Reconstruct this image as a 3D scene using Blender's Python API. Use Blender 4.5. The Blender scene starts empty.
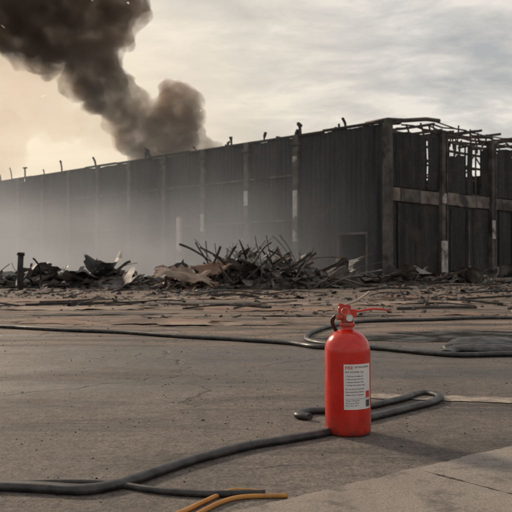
import bpy, bmesh, math, random
from mathutils import Vector, Matrix, Euler, noise
random.seed(7)
R=random.random
def U(a,b): return a+(b-a)*random.random()
sc=bpy.context.scene
sc.view_settings.view_transform='Standard'; sc.view_settings.look='None'
sc.view_settings.exposure=0; sc.view_settings.gamma=1

# ---------------- node helpers
class NT:
    def __init__(s,tree): s.t=tree; s.n=tree.nodes; s.l=tree.links
    def new(s,typ,**kw):
        n=s.n.new(typ)
        for k,v in kw.items(): setattr(n,k,v)
        return n
    def link(s,a,b): s.l.new(a,b)
    def noise(s,vec,scale,detail=5,rough=.55,dist=0):
        n=s.new('ShaderNodeTexNoise'); n.inputs['Scale'].default_value=scale
        n.inputs['Detail'].default_value=detail; n.inputs['Roughness'].default_value=rough
        n.inputs['Distortion'].default_value=dist
        s.link(vec,n.inputs['Vector']); return n.outputs['Fac']
    def ramp(s,fac,stops):
        n=s.new('ShaderNodeValToRGB'); e=n.color_ramp.elements
        while len(e)<len(stops): e.new(.5)
        for i,(p,c) in enumerate(stops):
            e[i].position=p
            e[i].color=(c,c,c,1) if not hasattr(c,'__len__') else (*c,1)
        s.link(fac,n.inputs['Fac']); return n.outputs['Color']
    def mix(s,fac,a,b,mode='MIX'):
        n=s.new('ShaderNodeMix',data_type='RGBA',blend_type=mode)
        for i,v in ((0,fac),(6,a),(7,b)):
            sock=n.inputs[i]
            if isinstance(v,bpy.types.NodeSocket): s.link(v,sock)
            elif hasattr(v,'__len__'): sock.default_value=(*v,1)
            elif i==0: sock.default_value=v
            else: sock.default_value=(v,v,v,1)
        return n.outputs[2]
    def math(s,op,a,b=None,c=None,clamp=False):
        n=s.new('ShaderNodeMath',operation=op,use_clamp=clamp)
        for i,v in enumerate((a,b,c)):
            if v is None: continue
            if isinstance(v,bpy.types.NodeSocket): s.link(v,n.inputs[i])
            else: n.inputs[i].default_value=v
        return n.outputs[0]
    def coords(s,which='Object',scale=(1,1,1),loc=(0,0,0),rot=(0,0,0)):
        t=s.new('ShaderNodeTexCoord'); m=s.new('ShaderNodeMapping')
        m.inputs['Scale'].default_value=scale; m.inputs['Location'].default_value=loc; m.inputs['Rotation'].default_value=rot
        s.link(t.outputs[which],m.inputs['Vector']); return m.outputs[0]
def mat(name):
    m=bpy.data.materials.new(name); m.use_nodes=True; t=NT(m.node_tree)
    b=m.node_tree.nodes['Principled BSDF']; return m,t,b
def bump(t,b,h,strength=.3,dist=.01,prev=None):
    n=t.new('ShaderNodeBump'); n.inputs['Strength'].default_value=strength; n.inputs['Distance'].default_value=dist
    t.link(h,n.inputs['Height'])
    if prev: t.link(prev,n.inputs['Normal'])
    t.link(n.outputs[0],b.inputs['Normal']); return n.outputs[0]
def simple(name,c1,c2,scale=3,rough=.8,metal=0,bs=.3,bd=.01,c3=None,stretch=(1,1,1)):
    m,t,b=mat(name); v=t.coords(scale=stretch)
    n=t.noise(v,scale,5,.62,.3); col=t.mix(t.ramp(n,[(.35,0),(.65,1)]),c1,c2)
    if c3:
        n3=t.noise(v,scale*.4,4,.6,.2); col=t.mix(t.ramp(n3,[(.52,0),(.62,1)]),col,c3)
    t.link(col,b.inputs['Base Color']); b.inputs['Roughness'].default_value=rough; b.inputs['Metallic'].default_value=metal
    if bs>0: bump(t,b,t.noise(v,scale*6,4,.6),bs,bd)
    return m

# ---------------- materials
mg,t,b=mat('asphalt_ground')
v=t.coords()
big=t.noise(v,.45,5,.6,.4); med=t.noise(v,3,7,.68,.2); fine=t.noise(v,60,5,.78); grit=t.noise(v,230,3,.75); peb=t.noise(v,17,5,.75)
vs=t.coords(scale=(.45,1.9,1),rot=(0,0,-.12)); streak=t.noise(vs,1.3,8,.72,.5)
col=t.mix(t.ramp(big,[(.3,0),(.7,1)]),(.14,.115,.099),(.24,.2,.172))
col=t.mix(t.ramp(med,[(.35,0),(.65,1)]),t.mix(.6,col,(.075,.062,.055)),col)
col=t.mix(t.ramp(streak,[(.38,.75),(.5,0)]),col,(.058,.049,.044))
sep=t.new('ShaderNodeSeparateXYZ'); t.link(v,sep.inputs[0])
far=t.ramp(t.math('MULTIPLY_ADD',sep.outputs[1],.05,t.math('MULTIPLY',t.math('SUBTRACT',streak,.5),.5)),[(.28,0),(.45,1)])
dirt=t.mix(t.ramp(t.noise(vs,1.7,8,.72,.6),[(.43,0),(.57,1)]),(.035,.027,.023),(.28,.2,.15))
col=t.mix(t.math('MULTIPLY',far,.85),col,dirt)
# damp, sooty band around 5.5-8 m
wn=t.math('ADD',t.math('MULTIPLY',t.math('ABSOLUTE',t.math('SUBTRACT',sep.outputs[1],6.4)),-.09),t.noise(vs,.9,7,.68,.4))
wet=t.ramp(wn,[(.34,0),(.47,1)])
col=t.mix(t.math('MULTIPLY',wet,.6),col,(.04,.035,.033))
col=t.mix(1,col,t.ramp(peb,[(.3,.6),(.5,1),(.7,1.3)]),'MULTIPLY')
col=t.mix(1,col,t.ramp(fine,[(.3,.35),(.5,1),(.7,1.7)]),'MULTIPLY')
col=t.mix(.9,col,t.ramp(grit,[(.3,.4),(.55,1.05),(.72,2.2)]),'MULTIPLY')
vd=t.new('ShaderNodeTexVoronoi',feature='DISTANCE_TO_EDGE'); vd.inputs['Scale'].default_value=.55
nn=t.new('ShaderNodeTexNoise'); nn.inputs['Scale'].default_value=2.5; nn.inputs['Detail'].default_value=6; t.link(v,nn.inputs['Vector'])
vm=t.new('ShaderNodeVectorMath',operation='MULTIPLY_ADD'); t.link(nn.outputs['Color'],vm.inputs[0]); vm.inputs[1].default_value=(.5,.5,0); t.link(v,vm.inputs[2])
t.link(vm.outputs[0],vd.inputs['Vector'])
crack=t.ramp(vd.outputs['Distance'],[(.0,1),(.006,.8),(.012,0)])
crack=t.math('MULTIPLY',crack,t.ramp(t.noise(v,.8,3),[(.45,0),(.55,1)]))
col=t.mix(t.math('MULTIPLY',crack,.6),col,(.03,.027,.025))
t.link(col,b.inputs['Base Color'])
rg=t.mix(wet,t.ramp(med,[(.3,.7),(.7,.92)]),t.ramp(med,[(.35,.28),(.6,.55)]))
t.link(rg,b.inputs['Roughness']); b.inputs['Specular IOR Level'].default_value=.4
p=bump(t,b,fine,.7,.009); p=bump(t,b,grit,.7,.004,p); p=bump(t,b,peb,.5,.015,p); p=bump(t,b,med,.5,.02,p)
n_=t.math('MULTIPLY',crack,-1); bump(t,b,n_,.7,.01,p)

ms,t,b=mat('pavement_concrete'); v=t.coords()
col=t.mix(t.ramp(t.noise(v,1.8,6,.6,.3),[(.3,0),(.7,1)]),(.22,.185,.158),(.305,.262,.225))
col=t.mix(1,col,t.ramp(t.noise(v,110,5,.78),[(.3,.45),(.5,1),(.75,1.5)]),'MULTIPLY')
col=t.mix(t.ramp(t.noise(v,6,7,.72),[(.36,.75),(.48,0)]),col,(.085,.072,.063))
t.link(col,b.inputs['Base Color']); b.inputs['Roughness'].default_value=.9
p=bump(t,b,t.noise(v,110,5,.75),.6,.005); bump(t,b,t.noise(v,14,5,.6),.5,.014,p)

mpud,t,b=mat('dirty_water'); v=t.coords()
b.inputs['Base Color'].default_value=(.05,.045,.04,1)
t.link(t.ramp(t.noise(v,3,4,.6),[(.4,.08),(.65,.34)]),b.inputs['Roughness']); bump(t,b,t.noise(v,9,4,.6),.2,.02)

def wallmat(name,a,bb,rust,rustamt):
    m,t,b=mat(name); v=t.coords(); vz=t.coords(scale=(1,1,.12))
    n1=t.noise(vz,1.4,6,.65,.3); n2=t.noise(v,.35,5,.6,.5); n3=t.noise(v,7,5,.7)
    col=t.mix(t.ramp(n1,[(.35,0),(.68,1)]),a,bb)
    col=t.mix(t.ramp(n2,[(.5,0),(.66,rustamt)]),col,rust)
    col=t.mix(t.ramp(n3,[(.4,.5),(.6,0)]),col,(.012,.011,.011))
    t.link(col,b.inputs['Base Color']); b.inputs['Roughness'].default_value=.7
    b.inputs['Specular IOR Level'].default_value=.25
    bump(t,b,n3,.4,.03); return m
mw=wallmat('charred_cladding',(.016,.016,.019),(.055,.054,.058),(.075,.066,.06),.5)
mw2=wallmat('charred_cladding_side',(.016,.016,.018),(.07,.066,.066),(.1,.08,.066),.6)
mcol=simple('sooty_column',(.035,.032,.03),(.13,.115,.105),1.5,.85,0,.4,.02,(.022,.02,.02))
mpale=simple('pale_column_patch',(.3,.28,.26),(.5,.47,.44),2.5,.9,0,.4,.02,(.1,.085,.075))
mband=simple('scorched_band_paint',(.09,.075,.065),(.24,.205,.18),1.2,.85,0,.4,.02,(.04,.034,.03))
mdark=simple('black_soot_and_shade',(.006,.006,.006),(.016,.015,.015),2,.95)
msteel=simple('burnt_steel',(.03,.027,.026),(.1,.085,.078),4,.7,.2,.4,.01,(.12,.065,.042))
mash=simple('ash_rubble',(.045,.039,.035),(.18,.155,.135),3,.95,0,.6,.03,(.03,.028,.027))
mchar=simple('charred_wood',(.012,.011,.011),(.045,.04,.037),8,.85,0,.6,.01)
mrust=simple('rusted_sheet',(.15,.083,.055),(.24,.15,.105),2.5,.85,0,.4,.01,(.1,.06,.045))
mtan=simple('heat_tanned_sheet',(.2,.145,.105),(.29,.215,.165),2.0,.85,0,.4,.01,(.12,.08,.06))
mgreys=simple('bent_roof_sheet',(.09,.085,.082),(.22,.205,.19),2.5,.6,.2,.4,.01,(.05,.044,.04))
mrubber,t,b=mat('black_rubber_hose'); v=t.coords()
t.link(t.mix(t.ramp(t.noise(v,14,7,.65),[(.4,0),(.72,1)]),(.013,.013,.015),(.07,.064,.06)),b.inputs['Base Color'])
t.link(t.ramp(t.noise(v,9,5),[(.3,.3),(.7,.65)]),b.inputs['Roughness']); bump(t,b,t.noise(v,160,5,.7),.35,.002)
morange=simple('orange_rubber_hose',(.4,.165,.03),(.5,.23,.05),9,.55,0,.3,.002,(.22,.11,.04))
mstrip,t,b=mat('mottled_pale_beige'); v=t.coords()
n=t.noise(v,11,8,.75,.2); t.link(t.mix(t.ramp(n,[(.44,0),(.6,1)]),(.18,.15,.125),(.4,.33,.26)),b.inputs['Base Color']); b.inputs['Roughness'].default_value=.85
bump(t,b,t.noise(v,120,5,.7),.5,.004)
mred,t,b=mat('red_enamel'); v=t.coords()
sep=t.new('ShaderNodeSeparateXYZ'); t.link(v,sep.inputs[0])
n=t.noise(v,9,7,.68,.3); col=t.mix(t.ramp(n,[(.35,0),(.65,1)]),(.46,.011,.006),(.64,.022,.01))
vst=t.coords(scale=(1,1,.2))
dust=t.math('MULTIPLY',t.ramp(t.noise(vst,30,7,.7),[(.5,0),(.75,1)]),.16)
col=t.mix(dust,col,(.28,.14,.09))
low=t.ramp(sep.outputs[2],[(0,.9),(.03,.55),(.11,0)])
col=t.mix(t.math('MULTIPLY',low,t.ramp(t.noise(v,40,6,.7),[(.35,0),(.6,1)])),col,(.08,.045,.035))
chip=t.ramp(t.noise(v,48,4,.65),[(.665,0),(.68,1)]); col=t.mix(chip,col,(.09,.05,.045))
t.link(col,b.inputs['Base Color']); t.link(t.ramp(t.noise(vst,18,6,.7),[(.3,.16),(.7,.34)]),b.inputs['Roughness'])
b.inputs['Coat Weight'].default_value=.25; b.inputs['Coat Roughness'].default_value=.08; b.inputs['Specular IOR Level'].default_value=.42
bump(t,b,t.noise(v,22,4,.6),.1,.004)
mred2=simple('red_valve_paint',(.46,.022,.013),(.58,.045,.022),30,.35,0,.2,.002,(.25,.09,.06))
mmetal=simple('valve_metal',(.36,.3,.25),(.5,.43,.36),25,.35,.9,.1,.001)
mlabel=simple('label_paper',(.62,.6,.58),(.74,.72,.7),9,.45,0,.05,.001,(.5,.46,.42))
mink=simple('label_ink',(.04,.04,.06),(.07,.07,.09),30,.6,0,0,.001)
minkr=simple('label_red_ink',(.5,.03,.03),(.58,.05,.04),30,.6,0,0,.001)
mglass=simple('gauge_face',(.6,.6,.57),(.68,.68,.65),30,.2,0,0,.001)

# ---------------- mesh helpers
def finish(bm,name,mats,parent=None):
    me=bpy.data.meshes.new(name); bm.normal_update(); bm.to_mesh(me); bm.free()
    for m in (mats if isinstance(mats,(list,tuple)) else [mats]): me.materials.append(m)
    o=bpy.data.objects.new(name,me); sc.collection.objects.link(o)
    if parent: o.parent=parent
    return o
def empty(name,loc=(0,0,0)):
    o=bpy.data.objects.new(name,None); o.location=loc; o.empty_display_size=.2; sc.collection.objects.link(o); return o
def box(bm,M,size,mi=0,jit=0):
    vs=[]
    for x in (-.5,.5):
        for y in (-.5,.5):
            for z in (-.5,.5):
                p=Vector((x*size[0]*(1+U(-jit,jit)),y*size[1]*(1+U(-jit,jit)),z*size[2]*(1+U(-jit,jit))))
                vs.append(bm.verts.new(M@p))
    for f in ((0,1,3,2),(4,6,7,5),(0,4,5,1),(2,3,7,6),(0,2,6,4),(1,5,7,3)):
        fc=bm.faces.new([vs[i] for i in f]); fc.material_index=mi
def RM(loc,e): return Matrix.Translation(loc)@Euler(e).to_matrix().to_4x4()
def sweep(bm,pts,w,h,mi=0,segs=4,up=Vector((0,0,1)),profile=None,twist=0,radii=None):
    pts=[Vector(p) for p in pts]
    if profile is None:
        if segs==4: profile=[(-w/2,-h/2),(w/2,-h/2),(w/2,h/2),(-w/2,h/2)]
        else: profile=[(w/2*math.cos(2*math.pi*i/segs),h/2*math.sin(2*math.pi*i/segs)) for i in range(segs)]
    rings=[]; N=len(profile)
    for i,p in enumerate(pts):
        d=(pts[min(i+1,len(pts)-1)]-pts[max(i-1,0)]).normalized()
        u=up if abs(d.dot(up))<.95 else Vector((1,0,0))
        s=d.cross(u).normalized(); n=s.cross(d).normalized()
        a=twist*i; k=radii[i] if radii else 1
        rings.append([bm.verts.new(p+((s*math.cos(a)+n*math.sin(a))*x+(n*math.cos(a)-s*math.sin(a))*y)*k) for x,y in profile])
    for i in range(len(rings)-1):
        for j in range(N):
            f=bm.faces.new((rings[i][j],rings[i][(j+1)%N],rings[i+1][(j+1)%N],rings[i+1][j])); f.material_index=mi; f.smooth=segs>4
    for rr in (rings[0][::-1],rings[-1]):
        f=bm.faces.new(rr); f.material_index=mi
def ibeam(w,h,tk):
    a,b_=w/2,h/2; k=tk/2
    return [(-a,-b_),(a,-b_),(a,-b_+tk),(k,-b_+tk),(k,b_-tk),(a,b_-tk),(a,b_),(-a,b_),(-a,b_-tk),(-k,b_-tk),(-k,-b_+tk),(-a,-b_+tk)]
def catmull(P,n=10):
    P=[Vector(p) for p in P]; out=[]
    Q=[P[0]*2-P[1]]+P+[P[-1]*2-P[-2]]
    for i in range(1,len(Q)-2):
        for k in range(n):
            u=k/n; a,b_,c,d=Q[i-1:i+3]
            out.append(.5*((2*b_)+(c-a)*u+(2*a-5*b_+4*c-d)*u*u+(3*b_-a-3*c+d)*u**3))
    out.append(P[-1]); return out
def sheet(bm,M,w,l,nx,ny,amp,freq,mi=0,rag=.1):
    g=[];sd=Vector((U(0,99),U(0,99),U(0,99)))
    for i in range(nx+1):
        row=[]
        for j in range(ny+1):
            x=(i/nx-.5)*w; y=(j/ny-.5)*l
            if i in(0,nx): x*=1+U(-rag,rag)
            if j in(0,ny): y*=1+U(-rag,rag)
            z=noise.noise(Vector((x*freq,y*freq,0))+sd)*amp
            row.append(bm.verts.new(M@Vector((x,y,z))))
        g.append(row)
    for i in range(nx):
        for j in range(ny):
            f=bm.faces.new((g[i][j],g[i+1][j],g[i+1][j+1],g[i][j+1])); f.material_index=mi

# ---------------- ground
bm=bmesh.new()
S=3000
vs=[bm.verts.new(p) for p in ((-S,-S,0),(S,-S,0),(S,S,0),(-S,S,0))]; bm.faces.new(vs)
finish(bm,'ground',mg)

pav=empty('pavement')
def slab(pts,name):
    bm=bmesh.new(); out=[]
    n=len(pts)
    for i in range(n):
        a=Vector(pts[i]);b_=Vector(pts[(i+1)%n]); L=(b_-a).length; k=max(2,int(L/.015))
        for j in range(k):
            p=a.lerp(b_,j/k)
            nn=Vector((-(b_-a).y,(b_-a).x)).normalized()
            p=p+nn*(noise.noise(Vector((p.x*9,p.y*9,0)))*.012+noise.noise(Vector((p.x*45,p.y*45,4)))*.006)
            out.append(p)
    top=[bm.verts.new((p.x,p.y,.009)) for p in out]
    bot=[bm.verts.new((p.x,p.y,-.02)) for p in out]
    f=bm.faces.new(top)
    for i in range(len(out)): bm.faces.new((bot[i],bot[(i+1)%len(out)],top[(i+1)%len(out)],top[i]))
    bmesh.ops.recalc_face_normals(bm,faces=bm.faces)
    finish(bm,name,ms,pav)
e=Vector((1.08,.84)).normalized(); nrm=Vector((e.y,-e.x)); o0=Vector((-.05,2.38))
def E(s,q): p=o0+e*s+nrm*q; return (p.x,p.y)
jn=.78
slab([E(-2,3),E(jn-.005,3),E(jn-.005,0),E(-2,0)],'slab_1')
slab([E(jn+.005,3),E(2.6,3),E(2.6,0),E(jn+.005,0)],'slab_2')
slab([E(2.61,3),E(5,3),E(5,0),E(2.61,0)],'slab_3')

bm=bmesh.new()
A=catmull([(.62,4.45,0),(1.2,4.33,0),(2.0,4.18,0),(3.6,3.9,0),(6,3.5,0)],30)
prev=None
for p in A:
    x,y=p.x,p.y; j1=noise.noise(Vector((x*14,0,1)))*.035; j2=noise.noise(Vector((x*14,5,1)))*.035
    a=bm.verts.new((x,y-.085+j1,.004)); c=bm.verts.new((x,y+.085+j2,.004))
    if prev: bm.faces.new((prev[0],a,c,prev[1]))
    prev=(a,c)
finish(bm,'pale_ground_strip',mstrip)  # pale, mottled beige strip with uneven edges across the ground

def puddle(cx,cy,rx,ry,seed):
    bm=bmesh.new(); vs=[]
    for i in range(160):
        a=i/160*2*math.pi; k=1+.45*noise.noise(Vector((math.cos(a)*1.3,math.sin(a)*1.3,seed)))+.22*noise.noise(Vector((math.cos(a)*4,math.sin(a)*4,seed)))+.08*noise.noise(Vector((math.cos(a)*12,math.sin(a)*12,seed)))
        vs.append(bm.verts.new((cx+rx*k*math.cos(a),cy+ry*k*math.sin(a),.004)))
    bm.faces.new(vs); return finish(bm,'puddle',mpud)
puddle(2.6,7.9,1.7,.75,1.1); puddle(4.6,10.2,1.0,.45,8.7)

# ---------------- hoses
def hose(name,pts,dia,m,flat=1.0):
    P=catmull([(x,y,0) for x,y in pts],12)
    bm=bmesh.new(); 
    P=[Vector((p.x+noise.noise(Vector((p.x*3,p.y*3,1)))*.01,p.y+noise.noise(Vector((p.x*5,p.y*5,8)))*.008,dia*flat/2)) for p in P]
    rad=[1+noise.noise(Vector((p.x*6,p.y*6,3)))*.12 for p in P]
    sweep(bm,P,dia,dia*flat,0,16,radii=rad)
    return finish(bm,name,[m])
hose('fire_hose',[(-1.6,2.7),(-1.04,2.63),(-.836,2.615),(-.667,2.585),(-.535,2.575),(-.423,2.67),(-.308,2.84),(-.193,3.01),(-.044,3.17),(.14,3.31),(.30,3.44),(.40,3.64),(.55,3.78),(.74,3.98),(.9,4.15),(1.0,4.36),(.93,4.47),(.75,4.24),(.6,4.08),(.42,3.95),(.27,3.92),(.21,3.82),(.26,3.77)],.047,mrubber,.7)
hose('fire_hose',[(-1.6,2.78),(-.98,2.68),(-.80,2.655),(-.62,2.67),(-.485,2.655),(-.31,2.575),(-.146,2.54),(.03,2.545)],.022,mrubber,1)
hose('air_hose',[(-.35,2.2),(-.224,2.356),(-.158,2.473),(-.084,2.58),(-.02,2.585),(.03,2.57)],.015,morange)
hose('air_hose',[(-.25,2.2),(-.165,2.356),(-.105,2.46),(-.035,2.515),(.1,2.53)],.015,morange)
hose('fire_hose',[(-6,9.6),(-3.28,9.17),(-2.89,9.03),(-2.12,8.6),(-1.41,8.3),(-.745,7.84),(-.15,7.5),(.305,7.18),(.548,6.85),(.965,6.8),(1.33,6.45),(1.6,6.25),(2.1,6.3),(3,6.0),(5,6.2)],.06,mrubber,.7)
hose('fire_hose',[(.8,6.9),(.52,7.3),(.5,7.9),(.68,8.6),(1.0,9.4),(1.44,9.9),(2.2,10.1),(3.06,10.4),(5,10.2)],.05,mrubber,.8)
bm=bmesh.new()
for k in range(6):
    sweep(bm,catmull([(1.52+.04*k,6.4+.06*k,.02),(1.66+U(-.04,.04),6.5+.05*k,.04+.008*k),(1.95,6.42+.06*k,.045+.008*k+U(0,.015)),(2.4+U(-.2,.2),6.45+.05*k,.04),(3.1,6.3+.09*k,.03)],8),.12,.045,0,12,twist=U(-.02,.02))
finish(bm,'hose_bundle',mrubber)

# ---------------- fire extinguisher
ex=empty('fire_extinguisher',(.402,3.49,0)); ex.rotation_euler=(0,math.radians(-.6),0)
def lathe(bm,prof,seg=64,mi=0,M=Matrix()):
    rings=[]
    for r,z in prof:
        rings.append([bm.verts.new(M@Vector((r*math.cos(2*math.pi*i/seg),r*math.sin(2*math.pi*i/seg),z))) for i in range(seg)])
    for a,b_ in zip(rings,rings[1:]):
        for i in range(seg):
            f=bm.faces.new((a[i],a[(i+1)%seg],b_[(i+1)%seg],b_[i])); f.material_index=mi; f.smooth=True
    f=bm.faces.new(rings[0][::-1]); f.material_index=mi
    f=bm.faces.new(rings[-1]); f.material_index=mi
RB=.0995
prof=[(.06,.006),(.078,0),(.088,.002),(.0955,.008),(.0985,.018),(RB,.03),(RB,.034),(RB,.2)]
prof+=[(RB,.352)]
for i in range(1,15):
    a=i/14*math.radians(77); prof.append((RB*math.cos(a)**.88,.356+.098*math.sin(a)))
prof+=[(.028,.462),(.027,.474)]
bm=bmesh.new(); lathe(bm,prof)
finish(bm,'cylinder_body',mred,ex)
bm=bmesh.new(); lathe(bm,[(.031,.464),(.034,.466),(.034,.480),(.031,.483)],24)
finish(bm,'neck_ring',mred2,ex)
bm=bmesh.new(); lathe(bm,[(.024,.482),(.027,.485),(.027,.515),(.022,.522),(.02,.54),(.014,.546)],32)
box(bm,RM((.01,0,.522),(0,0,0)),(.062,.03,.034))
lathe(bm,[(.011,-.05),(.012,-.03),(.012,0)],20,0,Matrix.Translation((-.005,0,.505))@Euler((0,math.radians(90),math.radians(35))).to_matrix().to_4x4())
o=finish(bm,'valve_body',mred2,ex); bv=o.modifiers.new('b','BEVEL'); bv.width=.003; bv.segments=2
def bar(name,pts,w,h,m,tw=0):
    bm=bmesh.new(); sweep(bm,catmull(pts,6),w,h,0,4,twist=tw)
    o=finish(bm,name,m,ex); bv=o.modifiers.new('b','BEVEL'); bv.width=min(w,h)*.3; bv.segments=2
    return o
bar('carry_handle',[(-.035,0,.523),(0,0,.528),(.06,-.004,.532),(.11,-.006,.540),(.165,-.008,.536),(.19,-.008,.528)],.024,.008,mred2)
bar('squeeze_lever',[(-.038,0,.528),(-.03,0,.549),(0,0,.560),(.04,-.004,.575),(.075,-.006,.597),(.1,-.008,.616)],.02,.009,mmetal)
bm=bmesh.new()
for yy in (-.017,.017): box(bm,RM((-.012,yy,.54),(0,.2,0)),(.05,.003,.04))
finish(bm,'lever_bracket',mred2,ex)
bm=bmesh.new(); sweep(bm,[(-.012,-.034,.546),(-.012,.03,.546)],.005,.005,0,10)
ring=[(-.012+.016*math.sin(a),-.040+.003*math.cos(a),.531+.016*math.cos(a)) for a in [i/24*2*math.pi for i in range(25)]]
sweep(bm,ring,.003,.003,0,8,up=Vector((0,1,0)))
finish(bm,'safety_pin',mmetal,ex)
bm=bmesh.new(); Mg=Matrix.Translation((.008,-.03,.503))@Euler((math.radians(90),0,math.radians(-12))).to_matrix().to_4x4()
lathe(bm,[(.014,-.012),(.0165,-.008),(.0165,.004),(.0145,.006),(.0138,.004)],32,0,Mg)
finish(bm,'gauge_rim',mmetal,ex)
bm=bmesh.new(); lathe(bm,[(.0137,.003),(.0137,.0046)],32,0,Mg); finish(bm,'gauge_dial',mglass,ex)
bm=bmesh.new(); sweep(bm,catmull([(-.02,.012,.508),(-.05,.02,.506),(-.06,.045,.48),(-.04,.085,.44),(-.01,.109,.38),(.01,.111,.3),(.01,.111,.2)],10),.018,.018,0,14)
sweep(bm,[(.01,.111,.21),(.01,.111,.15)],.026,.026,0,14)
finish(bm,'discharge_hose',mrubber,ex)
LC=math.radians(24); LW=.135; LH=.192; LZ=.215
def wrap(x,z,off): 
    a=x/RB+LC-.02; r=RB+off
    return Vector((r*math.sin(a),-r*math.cos(a),LZ+z))
def wrapquad(bm,x0,x1,z0,z1,off,mi):
    n=max(1,int(abs(x1-x0)/.004)); rows=[]
    for i in range(n+1):
        x=x0+(x1-x0)*i/n; rows.append((bm.verts.new(wrap(x,z0,off)),bm.verts.new(wrap(x,z1,off))))
    for a,b_ in zip(rows,rows[1:]):
        f=bm.faces.new((a[0],b_[0],b_[1],a[1])); f.material_index=mi; f.smooth=True
bm=bmesh.new(); wrapquad(bm,-LW/2,LW/2,-LH/2,LH/2,.0006,0); finish(bm,'label',mlabel,ex)
def text_on_label(txt,size,x,z,m,name):
    c=bpy.data.curves.new('tmp','FONT'); c.body=txt; c.size=size; c.resolution_u=2; c.offset=size*.012
    to=bpy.data.objects.new('tmp',c); sc.collection.objects.link(to); bpy.context.view_layer.update()
    me=bpy.data.meshes.new_from_object(to.evaluated_get(bpy.context.evaluated_depsgraph_get()))
    bpy.data.objects.remove(to)
    for v_ in me.vertices: v_.co=wrap(x+v_.co.x,z+v_.co.y,.0011)
    me.materials.clear(); me.materials.append(m)
    o=bpy.data.objects.new(name,me); sc.collection.objects.link(o); o.parent=ex
text_on_label('FIRE',.019,-.062,.075,minkr,'label_title')
text_on_label('EXTINGUISHER',.0105,-.02,.08,mink,'label_title')
text_on_label('DRY POWDER  6 kg',.0095,-.062,.06,mink,'label_type')
lines=['1. Pull out the safety pin','2. Aim at base of the fire','3. Squeeze the lever fully','4. Sweep from side to side','Do not use on hot metals.','Keep away from children,','inspect every 12 months']
for i,l in enumerate(lines): text_on_label(l,.0082,-.061,.043-.0125*i-(.004 if i>3 else 0),mink,'label_text')
for i,l in enumerate(['Charged  5.95 kg  N2','Test pressure 27 bar','Temp. -30 to +60 C']): text_on_label(l,.0068,-.061,-.06-.0105*i,mink,'label_small_print')
bm=bmesh.new()
wrapquad(bm,.034,.06,-.048,-.02,.0012,0); wrapquad(bm,.034,.06,-.087,-.058,.0012,1)
wrapquad(bm,-.062,.062,-.0512,-.0502,.0012,1)
finish(bm,'label_pictograms',[minkr,mink],ex)

# ---------------- factory building
bld=empty('burnt_warehouse_building',(5.97,37,0))
dl=Vector((-.698,.716,0)).normalized(); dr=Vector((dl.y,-dl.x,0))
nl=-dr; nr=-dl
H=7.15
def corr(bm,d,n,t0,t1,z0,z1,mi=0,off=0,period=.3,depth=.035,ragtop=0):
    k=int(round((t1-t0)/period*4)); k=max(k,4); pts=[]
    for i in range(k+1):
        t=t0+(t1-t0)*i/k; ph=i%4; o=off+(depth if ph in(1,2) else 0)
        pts.append(d*t+n*o)
    nz=max(1,int((z1-z0)/1.2)); rows=[]
    for i,p in enumerate(pts):
        zt=z1+(noise.noise(Vector((p.x*.8,p.y*.8,z1)))*ragtop if ragtop else 0)
        rows.append([bm.verts.new(p+Vector((0,0,z0+(zt-z0)*j/nz))+n*noise.noise(Vector((p.x*.5,p.y*.5,j*1.2)))*.07) for j in range(nz+1)])
    for a,b_ in zip(rows,rows[1:]):
        for j in range(nz):
            f=bm.faces.new((a[j],b_[j],b_[j+1],a[j+1])); f.material_index=mi
def wbox(bm,d,n,t,o,z,sz,mi=0):
    M=Matrix((( d.x,n.x,0,0),(d.y,n.y,0,0),(0,0,1,0),(0,0,0,1))); p=d*t+n*o
    box(bm,Matrix.Translation(p+Vector((0,0,z)))@M,sz,mi)
L=64; D=22
bm=bmesh.new()
doors=[(1.05,2.7,2.05),(17.0,19.0,2.2),(31,34,2.6)]
t=0
for a,b_,h in doors:
    corr(bm,dl,nl,t,a,0,H,0,ragtop=.08); corr(bm,dl,nl,a,b_,h,H,0,ragtop=.08); t=b_
corr(bm,dl,nl,t,L,0,H,0,ragtop=.08)
finish(bm,'front_wall',mw,bld)
bm=bmesh.new()
for a,b_,h in doors:
    wbox(bm,dl,nl,(a+b_)/2,.03,h+.06,(b_-a+.2,.14,.1),0)
    for q in (a-.04,b_+.04): wbox(bm,dl,nl,q,.03,h/2,(.08,.14,h),0)
    wbox(bm,dl,nl,(a+b_)/2,-.55,h/2,(b_-a+.6,.05,h+.3),1)  # near-black sheet behind the opening, painting in the interior's shade
finish(bm,'doorways',[mcol,mdark],bld)
bm=bmesh.new()
cols=[5.5+3.65*i for i in range(17)]
for i,tt in enumerate(cols):
    if tt>L: break
    wbox(bm,dl,nl,tt,.09,H/2+.03,(.34,.2,H+.1),0)
    wbox(bm,dl,nl,tt,.12,H-.35,(.44,.3,.16),0)
wbox(bm,dl,nl,5.5,.2,4.1-1.0,(.3,.03,2.6),1); wbox(bm,dl,nl,5.52,.2,5.9,(.27,.03,.5),1)
wbox(bm,dl,nl,9.15,.2,4.2,(.3,.03,.8),1)
wbox(bm,dl,nl,15.0,.1,1.85,(.32,.22,3.2),1)
wbox(bm,dl,nl,12.8,.2,3.0,(.3,.03,1.0),1)
for z in (2.9,5.2):
    for i in range(len(cols)-1):
        if cols[i+1]>L: break
        wbox(bm,dl,nl,(cols[i]+cols[i+1])/2,.055,z,(cols[i+1]-cols[i]-.36,.045,.09),0)
finish(bm,'front_columns',[mcol,mpale],bld)
bm=bmesh.new()
t=0
while t<L:
    l=U(2.5,5); l=min(l,L-t)
    wbox(bm,dl,nl,t+l/2,0,H+.06+U(-.03,.05),(max(.05,l-.03),.22,.1),0); t+=l
finish(bm,'parapet_capping',mchar,bld)
bm=bmesh.new()
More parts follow.
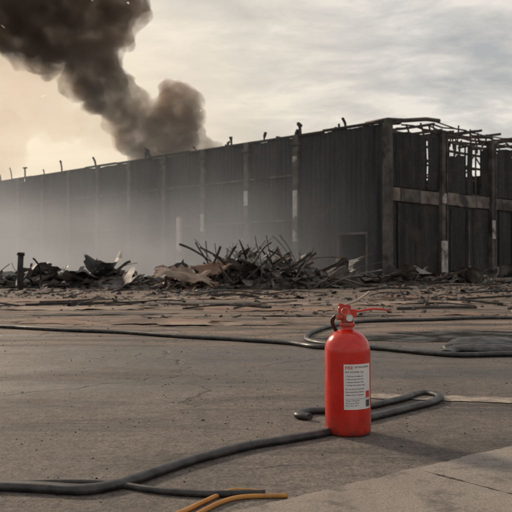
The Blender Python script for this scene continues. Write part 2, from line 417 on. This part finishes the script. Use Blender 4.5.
for tt,hh,w in [(2.3,.55,.12),(2.75,.3,.1),(5.3,.6,.22),(5.6,.35,.2),(7.95,.5,.14),(10.5,.55,.18),(10.8,.3,.1),(13.5,.3,.08),(18,.4,.35),(18.5,.6,.2),(24.1,.7,.14),(28.5,.8,.14),(31,.45,.1),(33.9,.8,.14),(36,1.0,.1),(38,.5,.3),(41,.7,.1),(47,.6,.2)]:
    p=dl*tt; b0=p+Vector((0,0,H)); lean=Vector((U(-.15,.15),U(-.15,.15),0))
    sweep(bm,[b0,b0+Vector((0,0,hh*.6))+lean*.5,b0+Vector((0,0,hh))+lean*1.4],w,w*.6,0)
    if R()<.6: box(bm,RM(b0+Vector((0,0,hh))+lean*1.3,(U(-.6,.6),U(-.6,.6),U(0,3))),(w*2.2,w*.7,w*.7),0,.2)
finish(bm,'roofline_stubs',mchar,bld)
bm=bmesh.new()
sc_=[.0,4.55,9.4,14.2,19,22]
Hs=7.0
for i in range(5):
    a,b_=sc_[i]+.15,sc_[i+1]-.15
    t=a
    while t<b_-.05:
        w=min(U(.7,1.2),b_-t)
        if b_-t-w<.3: w=b_-t
        corr(bm,dr,nr,t,t+w+.03,0 if R()<.85 else U(.2,.6),3.55,0,U(-.06,.06),.2,.03)
        t+=w
    t=a
    while t<b_-.05:
        w=min(U(.5,.95),b_-t)
        if b_-t-w<.3: w=b_-t
        if i==0 or R()<.92:
            zt=Hs-(U(-.05,.12) if i==0 else U(0,.4) if R()<.8 else U(.6,1.3))
            corr(bm,dr,nr,t,t+w+(.03 if R()<.9 else -.05),4.3,zt,0,U(-.07,.07),.2,.03,ragtop=.25)
        t+=w
finish(bm,'side_wall',mw2,bld)
bm=bmesh.new()
for i in range(5):
    a,b_=sc_[i]+.17,sc_[i+1]-.17
    t=a
    while t<b_-.02:
        w=min(U(.9,2.2),b_-t)
        if b_-t-w<.4:w=b_-t
        wbox(bm,dr,nr,t+w/2,.05+U(-.02,.03),3.93+U(-.03,.03),(w-.02,.1,.62),0 if R()<.8 else 1); t+=w
finish(bm,'side_band',[mband,mcol],bld)
bm=bmesh.new()
for i,tt in enumerate(sc_):
    wbox(bm,dr,nr,tt+(.02 if i else .1),.08,H/2+.1,(.3 if i else .36,.34,H+.2),0)
    for q in (.45,) if i else ():
        wbox(bm,dr,nr,tt+q,.11,H/2,(.09,.12,H),0)
wbox(bm,dr,nr,4.57,.27,.95,(.5,.06,1.7),1); wbox(bm,dr,nr,4.57,.27,3.93,(.34,.05,.5),1)  # pale panels put the light on this white-lit column into colour
wbox(bm,dr,nr,9.42,.27,2.5,(.3,.04,1.0),1)
wbox(bm,dr,nr,7.1,.13,1.8,(.12,.06,3.4),0)
for z in (3.56,4.29,Hs-.1): 
    for i in range(5):
        wbox(bm,dr,nr,(sc_[i]+sc_[i+1])/2,-.16,z,(sc_[i+1]-sc_[i]-.36,.09,.12),0)
for k in range(40):
    wbox(bm,dr,nr,.5+k*.53,-.26,3.55,(.06,.07,6.7),0)
finish(bm,'side_columns',[mcol,mpale],bld)
bm=bmesh.new()
sweep(bm,[dl*1.2+nr*.1+Vector((0,0,7.28)),nr*.15+Vector((0,0,7.32)),dr*1.2+nr*.2+Vector((0,0,7.42)),dr*3.1+nr*.2+Vector((0,0,7.72)),dr*4.2+nr*.2+Vector((0,0,7.78))],.2,.2,0,8)
sweep(bm,[nr*.3+dl*.6+Vector((0,0,7.2)),nr*.3+dr*.8+Vector((0,0,7.25))],.4,.12,0)
def railrun(z,off,t0,t1,w,sag):
    P=[];n=16
    for i in range(n+1):
        t=t0+(t1-t0)*i/n; P.append(dr*t+nr*(off+noise.noise(Vector((t*.7,z,0)))*.25)+Vector((0,0,z+noise.noise(Vector((t*.6,z*3,5)))*sag)))
    sweep(bm,P,w,w,0,6)
railrun(7.45,.1,3.6,20,.08,.25); railrun(7.8,-.1,4.4,18,.07,.35); railrun(7.62,-1.5,3.4,19,.09,.4); railrun(8.1,-2.8,5,20,.08,.5); railrun(7.2,.05,3,22,.1,.1)
for k in range(26):
    t=U(3,20); o=U(-3,.2); z=7.0
    p=dr*t+nr*o+Vector((0,0,z)); q=p+dr*U(-.5,.5)+Vector((0,0,U(.5,1.2))) 
    sweep(bm,[p,(p+q)/2+Vector((U(-.1,.1),0,0)),q],.07,.07,0)
for k in range(16):
    t=3.3+k*1.0+U(-.3,.3); z=7.3+U(0,.5)
    sweep(bm,[dr*t+nr*U(.2,.6)+Vector((0,0,z)),dr*(t+U(-.3,.3))-nr*1.5+Vector((0,0,z+U(-.1,.3))),dr*(t+U(-.3,.3))-nr*3.5+Vector((0,0,z+U(-.3,.5)))],.08,.12,0)
finish(bm,'burnt_roof_framing',msteel,bld)
bm=bmesh.new()
for tt in (3.0,7,11):
    for z in (6.5,7.3): sweep(bm,[dl*tt+dr*s+Vector((0,0,z-.5*math.sin(s/22*3.14)*(tt/11))) for s in range(0,22,2)],.12,.12,0)
    for s in range(0,20,2):
        sg=-.5*math.sin(s/22*3.14)*(tt/11); sweep(bm,[dl*tt+dr*s+Vector((0,0,6.5+sg)),dl*tt+dr*(s+1)+Vector((0,0,7.3+sg))],.06,.06,0); sweep(bm,[dl*tt+dr*(s+1)+Vector((0,0,7.3+sg)),dl*tt+dr*(s+2)+Vector((0,0,6.5+sg))],.06,.06,0)
finish(bm,'roof_trusses',msteel,bld)
bm=bmesh.new()
wbox(bm,dl,nl,(14+L)/2,-D/2,6.85,(L-14-.2,D-.4,.15),0)
wbox(bm,dl,nl,L/2,-D-.1,3.5,(L,.2,7),0)
wbox(bm,dl,nl,L+.1,-D/2,3.5,(.2,D,7),0)
wbox(bm,dl,nl,14,-D/2,3.3,(.2,D-.6,6.6),0)
finish(bm,'rear_walls_and_roof',mdark,bld)

# ---------------- rubble
def rubble_chunks(bm,n,fx,mi_w):
    for _ in range(n):
        x,y,z,s=fx()
        r=R()
        e3=(U(-.5,.5),U(-.5,.5),U(0,6.3))
        mi=random.choices(range(len(mi_w)),mi_w)[0]
        if r<.5: box(bm,RM((x,y,z+s*.2),e3),(s*U(.5,1.3),s*U(.5,1.2),s*U(.25,.7)),mi,.35)
        elif r<.8: box(bm,RM((x,y,z+s*.15),(e3[0]*.6,e3[1]*.6,e3[2])),(s*U(2,5),s*U(.2,.5),s*U(.12,.3)),mi,.2)
        else: sheet(bm,RM((x,y,z+s*.25),(e3[0]*.7,e3[1]*.7,e3[2])),s*U(1.2,3),s*U(1,2),4,3,s*.6,1.2/s,mi,.25)
RMATS=[mash,mchar,msteel,mgreys,mrust,mtan]
def pile(name,cx,cy,rx,ry,h,n,beams,weights,slen=(1.2,3),sheets=6,thin=1.0,top=1.35,steep=.25):
    bm=bmesh.new()
    def hz(x,y):
        q=((x-cx)/rx)**2+((y-cy)/ry)**2
        return max(0,h*(1-q))*(.75+.5*noise.noise(Vector((x*1.3,y*1.3,3))))
    nx,ny=40,24; g=[]
    for i in range(nx+1):
        row=[]
        for j in range(ny+1):
            x=cx+(i/nx*2-1)*rx*1.05; y=cy+(j/ny*2-1)*ry*1.05
            row.append(bm.verts.new((x,y,hz(x,y)*.7+.12*noise.noise(Vector((x*4,y*4,0)))*(hz(x,y)>0)-.03)))
        g.append(row)
    for i in range(nx):
        for j in range(ny): bm.faces.new((g[i][j],g[i+1][j],g[i+1][j+1],g[i][j+1])).material_index=0
    def fx():
        a=U(0,6.283); r=math.sqrt(R())*1.08; x=cx+rx*r*math.cos(a); y=cy+ry*r*math.sin(a)
        return x,y,hz(x,y)*.7,random.choice((.06,.08,.1,.14,.2,.28))
    rubble_chunks(bm,n,fx,weights)
    for _ in range(sheets):
        x,y,z,_s=fx(); sheet(bm,RM((x,y,z+.15),(U(-.7,.7),U(-.6,.6),U(0,6.3))),U(.6,1.5),U(.5,1.0),8,6,.35,1.6,random.choice((1,3,3,0)),.2)
    for k in range(beams):
        x,y,z,_s=fx(); l=U(*slen); a=U(0,6.283); el=U(-.1,.6) if R()>steep else U(.6,1.1)
        d=Vector((math.cos(a)*math.cos(el),math.sin(a)*math.cos(el),math.sin(el)))
        p0=Vector((x,y,max(.03,z*.8))); bend=Vector((U(-.3,.3),U(-.3,.3),U(-.35,.15)))
        P=catmull([p0,p0+d*l*.4+bend*.15,p0+d*l*.75+bend*.6,p0+d*l+bend*1.2],4)
        mz=h*top*U(.75,1)
        if max(q.z for q in P)>mz:
            f_=mz/max(q.z for q in P)
            for q in P: q.z*=f_*U(.99,1)
        for q in P: q.z=max(.03,q.z)
        t_=random.choice((0,0,1,2)); k_=thin*U(.6,1)
        if t_==0: sweep(bm,P,.05*k_,.05*k_,random.choice((2,3)),6)
        elif t_==1: sweep(bm,P,.1*k_,.12*k_,2,4,profile=ibeam(.1*k_,.13*k_,.014))
        else: sweep(bm,P,.1*k_,.025,random.choice((1,2,3,3)),4,twist=U(-.1,.1))
    return finish(bm,name,RMATS)
pile('collapsed_steel_rubble',.25,23.6,2.0,1.8,1.2,620,170,[5,5,3,3,.6,.6],(.8,2.1),14,.65,1.35,.35)
pile('rubble_heap',2.1,24.5,1.1,1.4,.5,220,30,[5,5,2,2,.3,.6],(.6,1.3),4,.6)
pile('rubble_heap',-4.1,23.5,1.3,1.3,.66,300,22,[6,4,1,3,.2,.8],(.5,1.2),6,.6)
pile('rubble_heap',-7.4,24,1.9,1.6,.72,340,26,[6,6,2,1,.2,.1],(.5,1.2),8,.6,1.2)
pile('rubble_heap',-1.9,22.5,1.1,1.0,.45,200,10,[5,3,2,1,3,4],(.5,1.0),2,.6)
pile('rubble_heap',4.9,26.5,2.8,1.3,.46,340,34,[6,6,2,1,.3,.4],(.6,1.5),6,.6)
pile('rubble_heap',10.2,28.5,2.8,1.5,.55,320,30,[6,6,2,1,.3,.4],(.6,1.5),6,.6)
pile('rubble_heap',-12.5,27,3,2,.6,260,14,[6,6,2,1,.2,.1],(.6,1.4),8,.7)
bm=bmesh.new()
sheet(bm,RM((-1.95,21.6,.42),(.42,.14,.1)),1.4,.8,14,10,.2,2.2,0,.2)
sheet(bm,RM((-1.2,22.2,.58),(.3,-.2,.5)),1.0,.6,12,8,.2,2.5,1,.2)
o=finish(bm,'collapsed_roof_sheet',[mtan,mrust]); o.modifiers.new('s','SOLIDIFY').thickness=.02
bm=bmesh.new(); sweep(bm,[(-6.33,21.5,0),(-6.34,21.5,.5),(-6.32,21.5,.95)],.17,.16,0,8); box(bm,RM((-6.32,21.5,.96),(.1,.1,.3)),(.18,.17,.08),0,.3)
box(bm,RM((-6.2,21.5,.55),(0,.1,0)),(.34,.09,.08),0,.1)
finish(bm,'charred_post',mchar)
bm=bmesh.new()
def fx():
    u=R()**.75; y=10+u*24; x=U(-.42,.42)*y+U(-1,1)
    d=noise.noise(Vector((x*.25,y*.5,7)))
    if d<-.05: y=min(34,y+6*R())
    s=random.choice((.03,.04,.05,.08,.13)) *(.45+.75*u)
    return x,y,0,s
rubble_chunks(bm,4800,fx,[6,6,2,1.5,1,1.6])
for _ in range(130):
    x,y,_z,_s=fx(); y=max(y,12.5); l=U(.4,1.9); a=U(-.5,.5)+(0 if R()<.7 else U(0,3))
    P=catmull([(x,y,.02),(x+math.cos(a)*l*.5,y+math.sin(a)*l*.5,.03+U(0,.08)),(x+math.cos(a)*l,y+math.sin(a)*l,.02+U(0,.06))],5)
    sweep(bm,P,U(.02,.07),U(.02,.05),random.choice((1,1,2,2,0,5)),random.choice((4,6)))
finish(bm,'debris',RMATS)
bm=bmesh.new()
for x,y,w,l,a,mi in [(-1.7,9.9,2.4,.8,-.12,4),(-.4,9.6,1.5,.5,.1,5),(.3,12.6,2.4,1.1,.05,4),(-2.8,12.8,2.2,.9,.1,5),(1.4,14.2,2.0,.9,-.1,5),(-4,15.5,2.6,1.2,.05,4),(2.5,11.3,1.4,.35,.1,4),(3.3,14.6,2.2,.8,.1,5),(-.8,16.5,2.8,1.2,.1,5),(4,17,2.5,1,-.1,4),(-2.2,11.3,2.0,.3,.1,1),(.9,11,1.8,.3,-.05,1),(-.6,14.4,2.2,.5,.05,1)]:
    sheet(bm,RM((x,y,.008+U(0,.004)),(U(-.003,.003),U(-.003,.003),a)),w,l,30,16,.022,3.2,mi,.25)
finish(bm,'burnt_sheeting',RMATS)
bm=bmesh.new()
for _ in range(2200):
    y=2.1+9*R()**.9; x=U(-.45,.45)*y
    if noise.noise(Vector((x*1.2,y*1.8,2)))<.05 and R()<.7: continue
    s=U(.0015,.004)*(1 if R()<.98 else 1.8)*(1+.12*y)
    box(bm,RM((x,y,s*.3),(U(-.5,.5),U(-.5,.5),U(0,6))),(s*U(.7,1.5),s,s*.6),random.choice((0,0,1)),.4)
finish(bm,'gravel',[mash,mchar])

# ---------------- smoke (real volumes)
def volmat(name,color,dens,nscale,lo,hi,aniso=.2,step=.3,extra=None,dmin=0.0,detail=3):
    m=bpy.data.materials.new(name); m.use_nodes=True; t=NT(m.node_tree)
    t.n.remove(t.n['Principled BSDF']); out=t.n['Material Output']
    pv=t.new('ShaderNodeVolumePrincipled'); pv.inputs['Color'].default_value=(*color,1); pv.inputs['Anisotropy'].default_value=aniso
    if nscale:
        v=t.coords(); n=t.noise(v,nscale,detail,.6,0)
        d=t.math('MULTIPLY',t.ramp(n,[(lo,dmin),(hi,1)]),dens)
        if extra: d=t.math('MULTIPLY',d,extra(t,v))
        t.link(d,pv.inputs['Density'])
    else: pv.inputs['Density'].default_value=dens
    t.link(pv.outputs[0],out.inputs['Volume'])
    m.cycles.volume_step_rate=step
    return m
plume=empty('smoke_plume')
YB=98
blobs=[(-4.5,6.5,2.4),(-4.9,9.9,2.6),(-6.3,13.0,2.6),(-9,14.3,3.3),(-12.4,15.9,3.7),(-9.9,19,3.0),(-9.3,20.8,2.5),(-15.2,17.9,3.5),(-17.6,21,3.4),(-19.2,24.2,3.6),(-20.3,27.4,3.8),(-23.6,29.5,4.4),(-18.0,30.5,3.5),(-27,31.3,5),(-30.5,30.5,4.5),(-34.6,33,5.5),(-17,33.7,3.8),(-25.5,26,2.9),(-22,23.2,2.5),(-28,27.8,3.4),(-22,35,5),(-32,38,6),(-42,36,6)]
def plume_mesh(name,m,bl,grow,sub,vox,disp,yo=0):
    bm=bmesh.new()
    for x,z,r in bl:
        c=Vector((x,YB+yo+U(-2,2),z)); 
        bmesh.ops.create_icosphere(bm,subdivisions=3,radius=r*.84*grow,matrix=Matrix.Translation(c))
        for _ in range(sub):
            d=Vector((U(-1,1),U(-1,1),U(-1,1))).normalized(); rr=r*U(.25,.5)
            bmesh.ops.create_icosphere(bm,subdivisions=2,radius=rr*grow,matrix=Matrix.Translation(c+d*r*.8))
    o=finish(bm,name,m,plume)
    rm=o.modifiers.new('r','REMESH'); rm.mode='VOXEL'; rm.voxel_size=vox; rm.use_smooth_shade=True
    for sz,st in disp:
        tx=bpy.data.textures.new('t','CLOUDS'); tx.noise_scale=sz; tx.noise_depth=3
        dm=o.modifiers.new('d','DISPLACE'); dm.texture=tx; dm.strength=st; dm.texture_coords='GLOBAL'
    return o
mv=volmat('dark_smoke',(.5,.355,.265),.72,.4,.31,.61,.3,.45,dmin=.1)
plume_mesh('dense_smoke',mv,blobs,1.0,22,.38,[(2.4,1.5),(1.0,.7)])
mh=volmat('thin_brown_smoke',(.82,.58,.38),.05,0,0,0,.4)
plume_mesh('thin_smoke',mh,[(-31,22,4.5),(-36,25,6),(-25,19,3.5),(-29,26,5),(-41,19,6),(-21,33,5),(-33,15,4.5),(-24,26,4),(-19,17,3)],1.2,14,.7,[(4,3),(1.5,1.6)],2)
def ext(t,v):
    s=t.new('ShaderNodeSeparateXYZ'); t.link(v,s.inputs[0])
    zf=t.ramp(t.math('MULTIPLY',s.outputs[2],.1),[(.0,1.7),(.2,.8),(.45,.13),(.9,0)])
    xf=t.ramp(t.math('MULTIPLY_ADD',s.outputs[0],.02,.6),[(.0,1),(.42,.9),(.58,.62),(.70,0)])
    return t.math('MULTIPLY',zf,xf)
mhz=volmat('blue_haze',(.86,.91,.97),.078,.17,.38,.62,.3,.6,ext,dmin=.16,detail=3)
bm=bmesh.new()
base=[(-28,22),(-6,24.6),(4,27),(5.5,35.5),(-1.5,43.5),(-38,81),(-44,70)]
lo=[bm.verts.new((x,y,.05)) for x,y in base]; hi=[bm.verts.new((x,y,9.1)) for x,y in base]
bm.faces.new(lo[::-1]); bm.faces.new(hi)
for i in range(len(base)): bm.faces.new((lo[i],lo[(i+1)%len(base)],hi[(i+1)%len(base)],hi[i]))
finish(bm,'smoke_haze',mhz)

# ---------------- world
w=bpy.data.worlds.new('World'); sc.world=w; w.use_nodes=True; t=NT(w.node_tree)
bg=w.node_tree.nodes['Background']; bg.inputs['Strength'].default_value=.105
SE,SA=math.radians(26),math.radians(-40)
sd=Vector((math.sin(SA)*math.cos(SE),math.cos(SA)*math.cos(SE),math.sin(SE)))
sky=t.new('ShaderNodeTexSky',sky_type='NISHITA'); sky.sun_disc=False; sky.sun_elevation=SE; sky.sun_rotation=SA
sky.dust_density=3; sky.air_density=1.2
tc=t.new('ShaderNodeTexCoord'); s=t.new('ShaderNodeSeparateXYZ'); t.link(tc.outputs['Generated'],s.inputs[0])
zz=t.math('ADD',t.math('MAXIMUM',s.outputs[2],0.0),.16)
cb=t.new('ShaderNodeCombineXYZ'); t.link(t.math('DIVIDE',s.outputs[0],zz),cb.inputs[0]); t.link(t.math('DIVIDE',s.outputs[1],zz),cb.inputs[1])
mp=t.new('ShaderNodeMapping'); mp.inputs['Scale'].default_value=(1.0,1.3,1); mp.inputs['Rotation'].default_value=(0,0,.35); mp.inputs['Location'].default_value=(3.1,1.7,0); t.link(cb.outputs[0],mp.inputs['Vector'])
n1=t.noise(mp.outputs[0],1.1,9,.56,.5); n2=t.noise(mp.outputs[0],4,8,.62,.4)
nn=t.math('ADD',t.math('MULTIPLY',n1,.65),t.math('MULTIPLY',n2,.35))
nn=t.math('SUBTRACT',nn,t.ramp(s.outputs[2],[(.17,0),(.36,.05)]))
cl=t.mix(t.ramp(nn,[(.4,0),(.5,.5),(.57,1)]),(4.3,4.3,4.3),(8.3,7.75,6.9))
dp=t.new('ShaderNodeVectorMath',operation='DOT_PRODUCT'); t.link(tc.outputs['Generated'],dp.inputs[0]); 
gd=Vector((math.sin(-.22)*math.cos(.1),math.cos(-.22)*math.cos(.1),math.sin(.1))); dp.inputs[1].default_value=gd
gl=t.ramp(dp.outputs['Value'],[(.91,0),(.97,.42),(1,1)])
cl=t.mix(t.math('MULTIPLY',gl,.82),cl,(9.2,7.7,5.6))
fin=t.mix(.9,sky.outputs[0],cl)
t.link(fin,bg.inputs['Color'])
sl=bpy.data.lights.new('sun','SUN'); sl.energy=3.0; sl.angle=math.radians(7); sl.color=(1,.81,.62)
so=bpy.data.objects.new('sun',sl); sc.collection.objects.link(so); so.rotation_euler=sd.to_track_quat('Z','Y').to_euler()

# ---------------- camera
cd=bpy.data.cameras.new('camera'); cd.sensor_width=36; cd.lens=56.25; cd.clip_end=6000; cd.clip_start=.05
cd.dof.use_dof=True; cd.dof.focus_distance=3.45; cd.dof.aperture_fstop=9
co=bpy.data.objects.new('camera',cd); co.location=(0,0,.745); co.rotation_euler=(math.radians(90.43),0,0)
sc.collection.objects.link(co); sc.camera=co
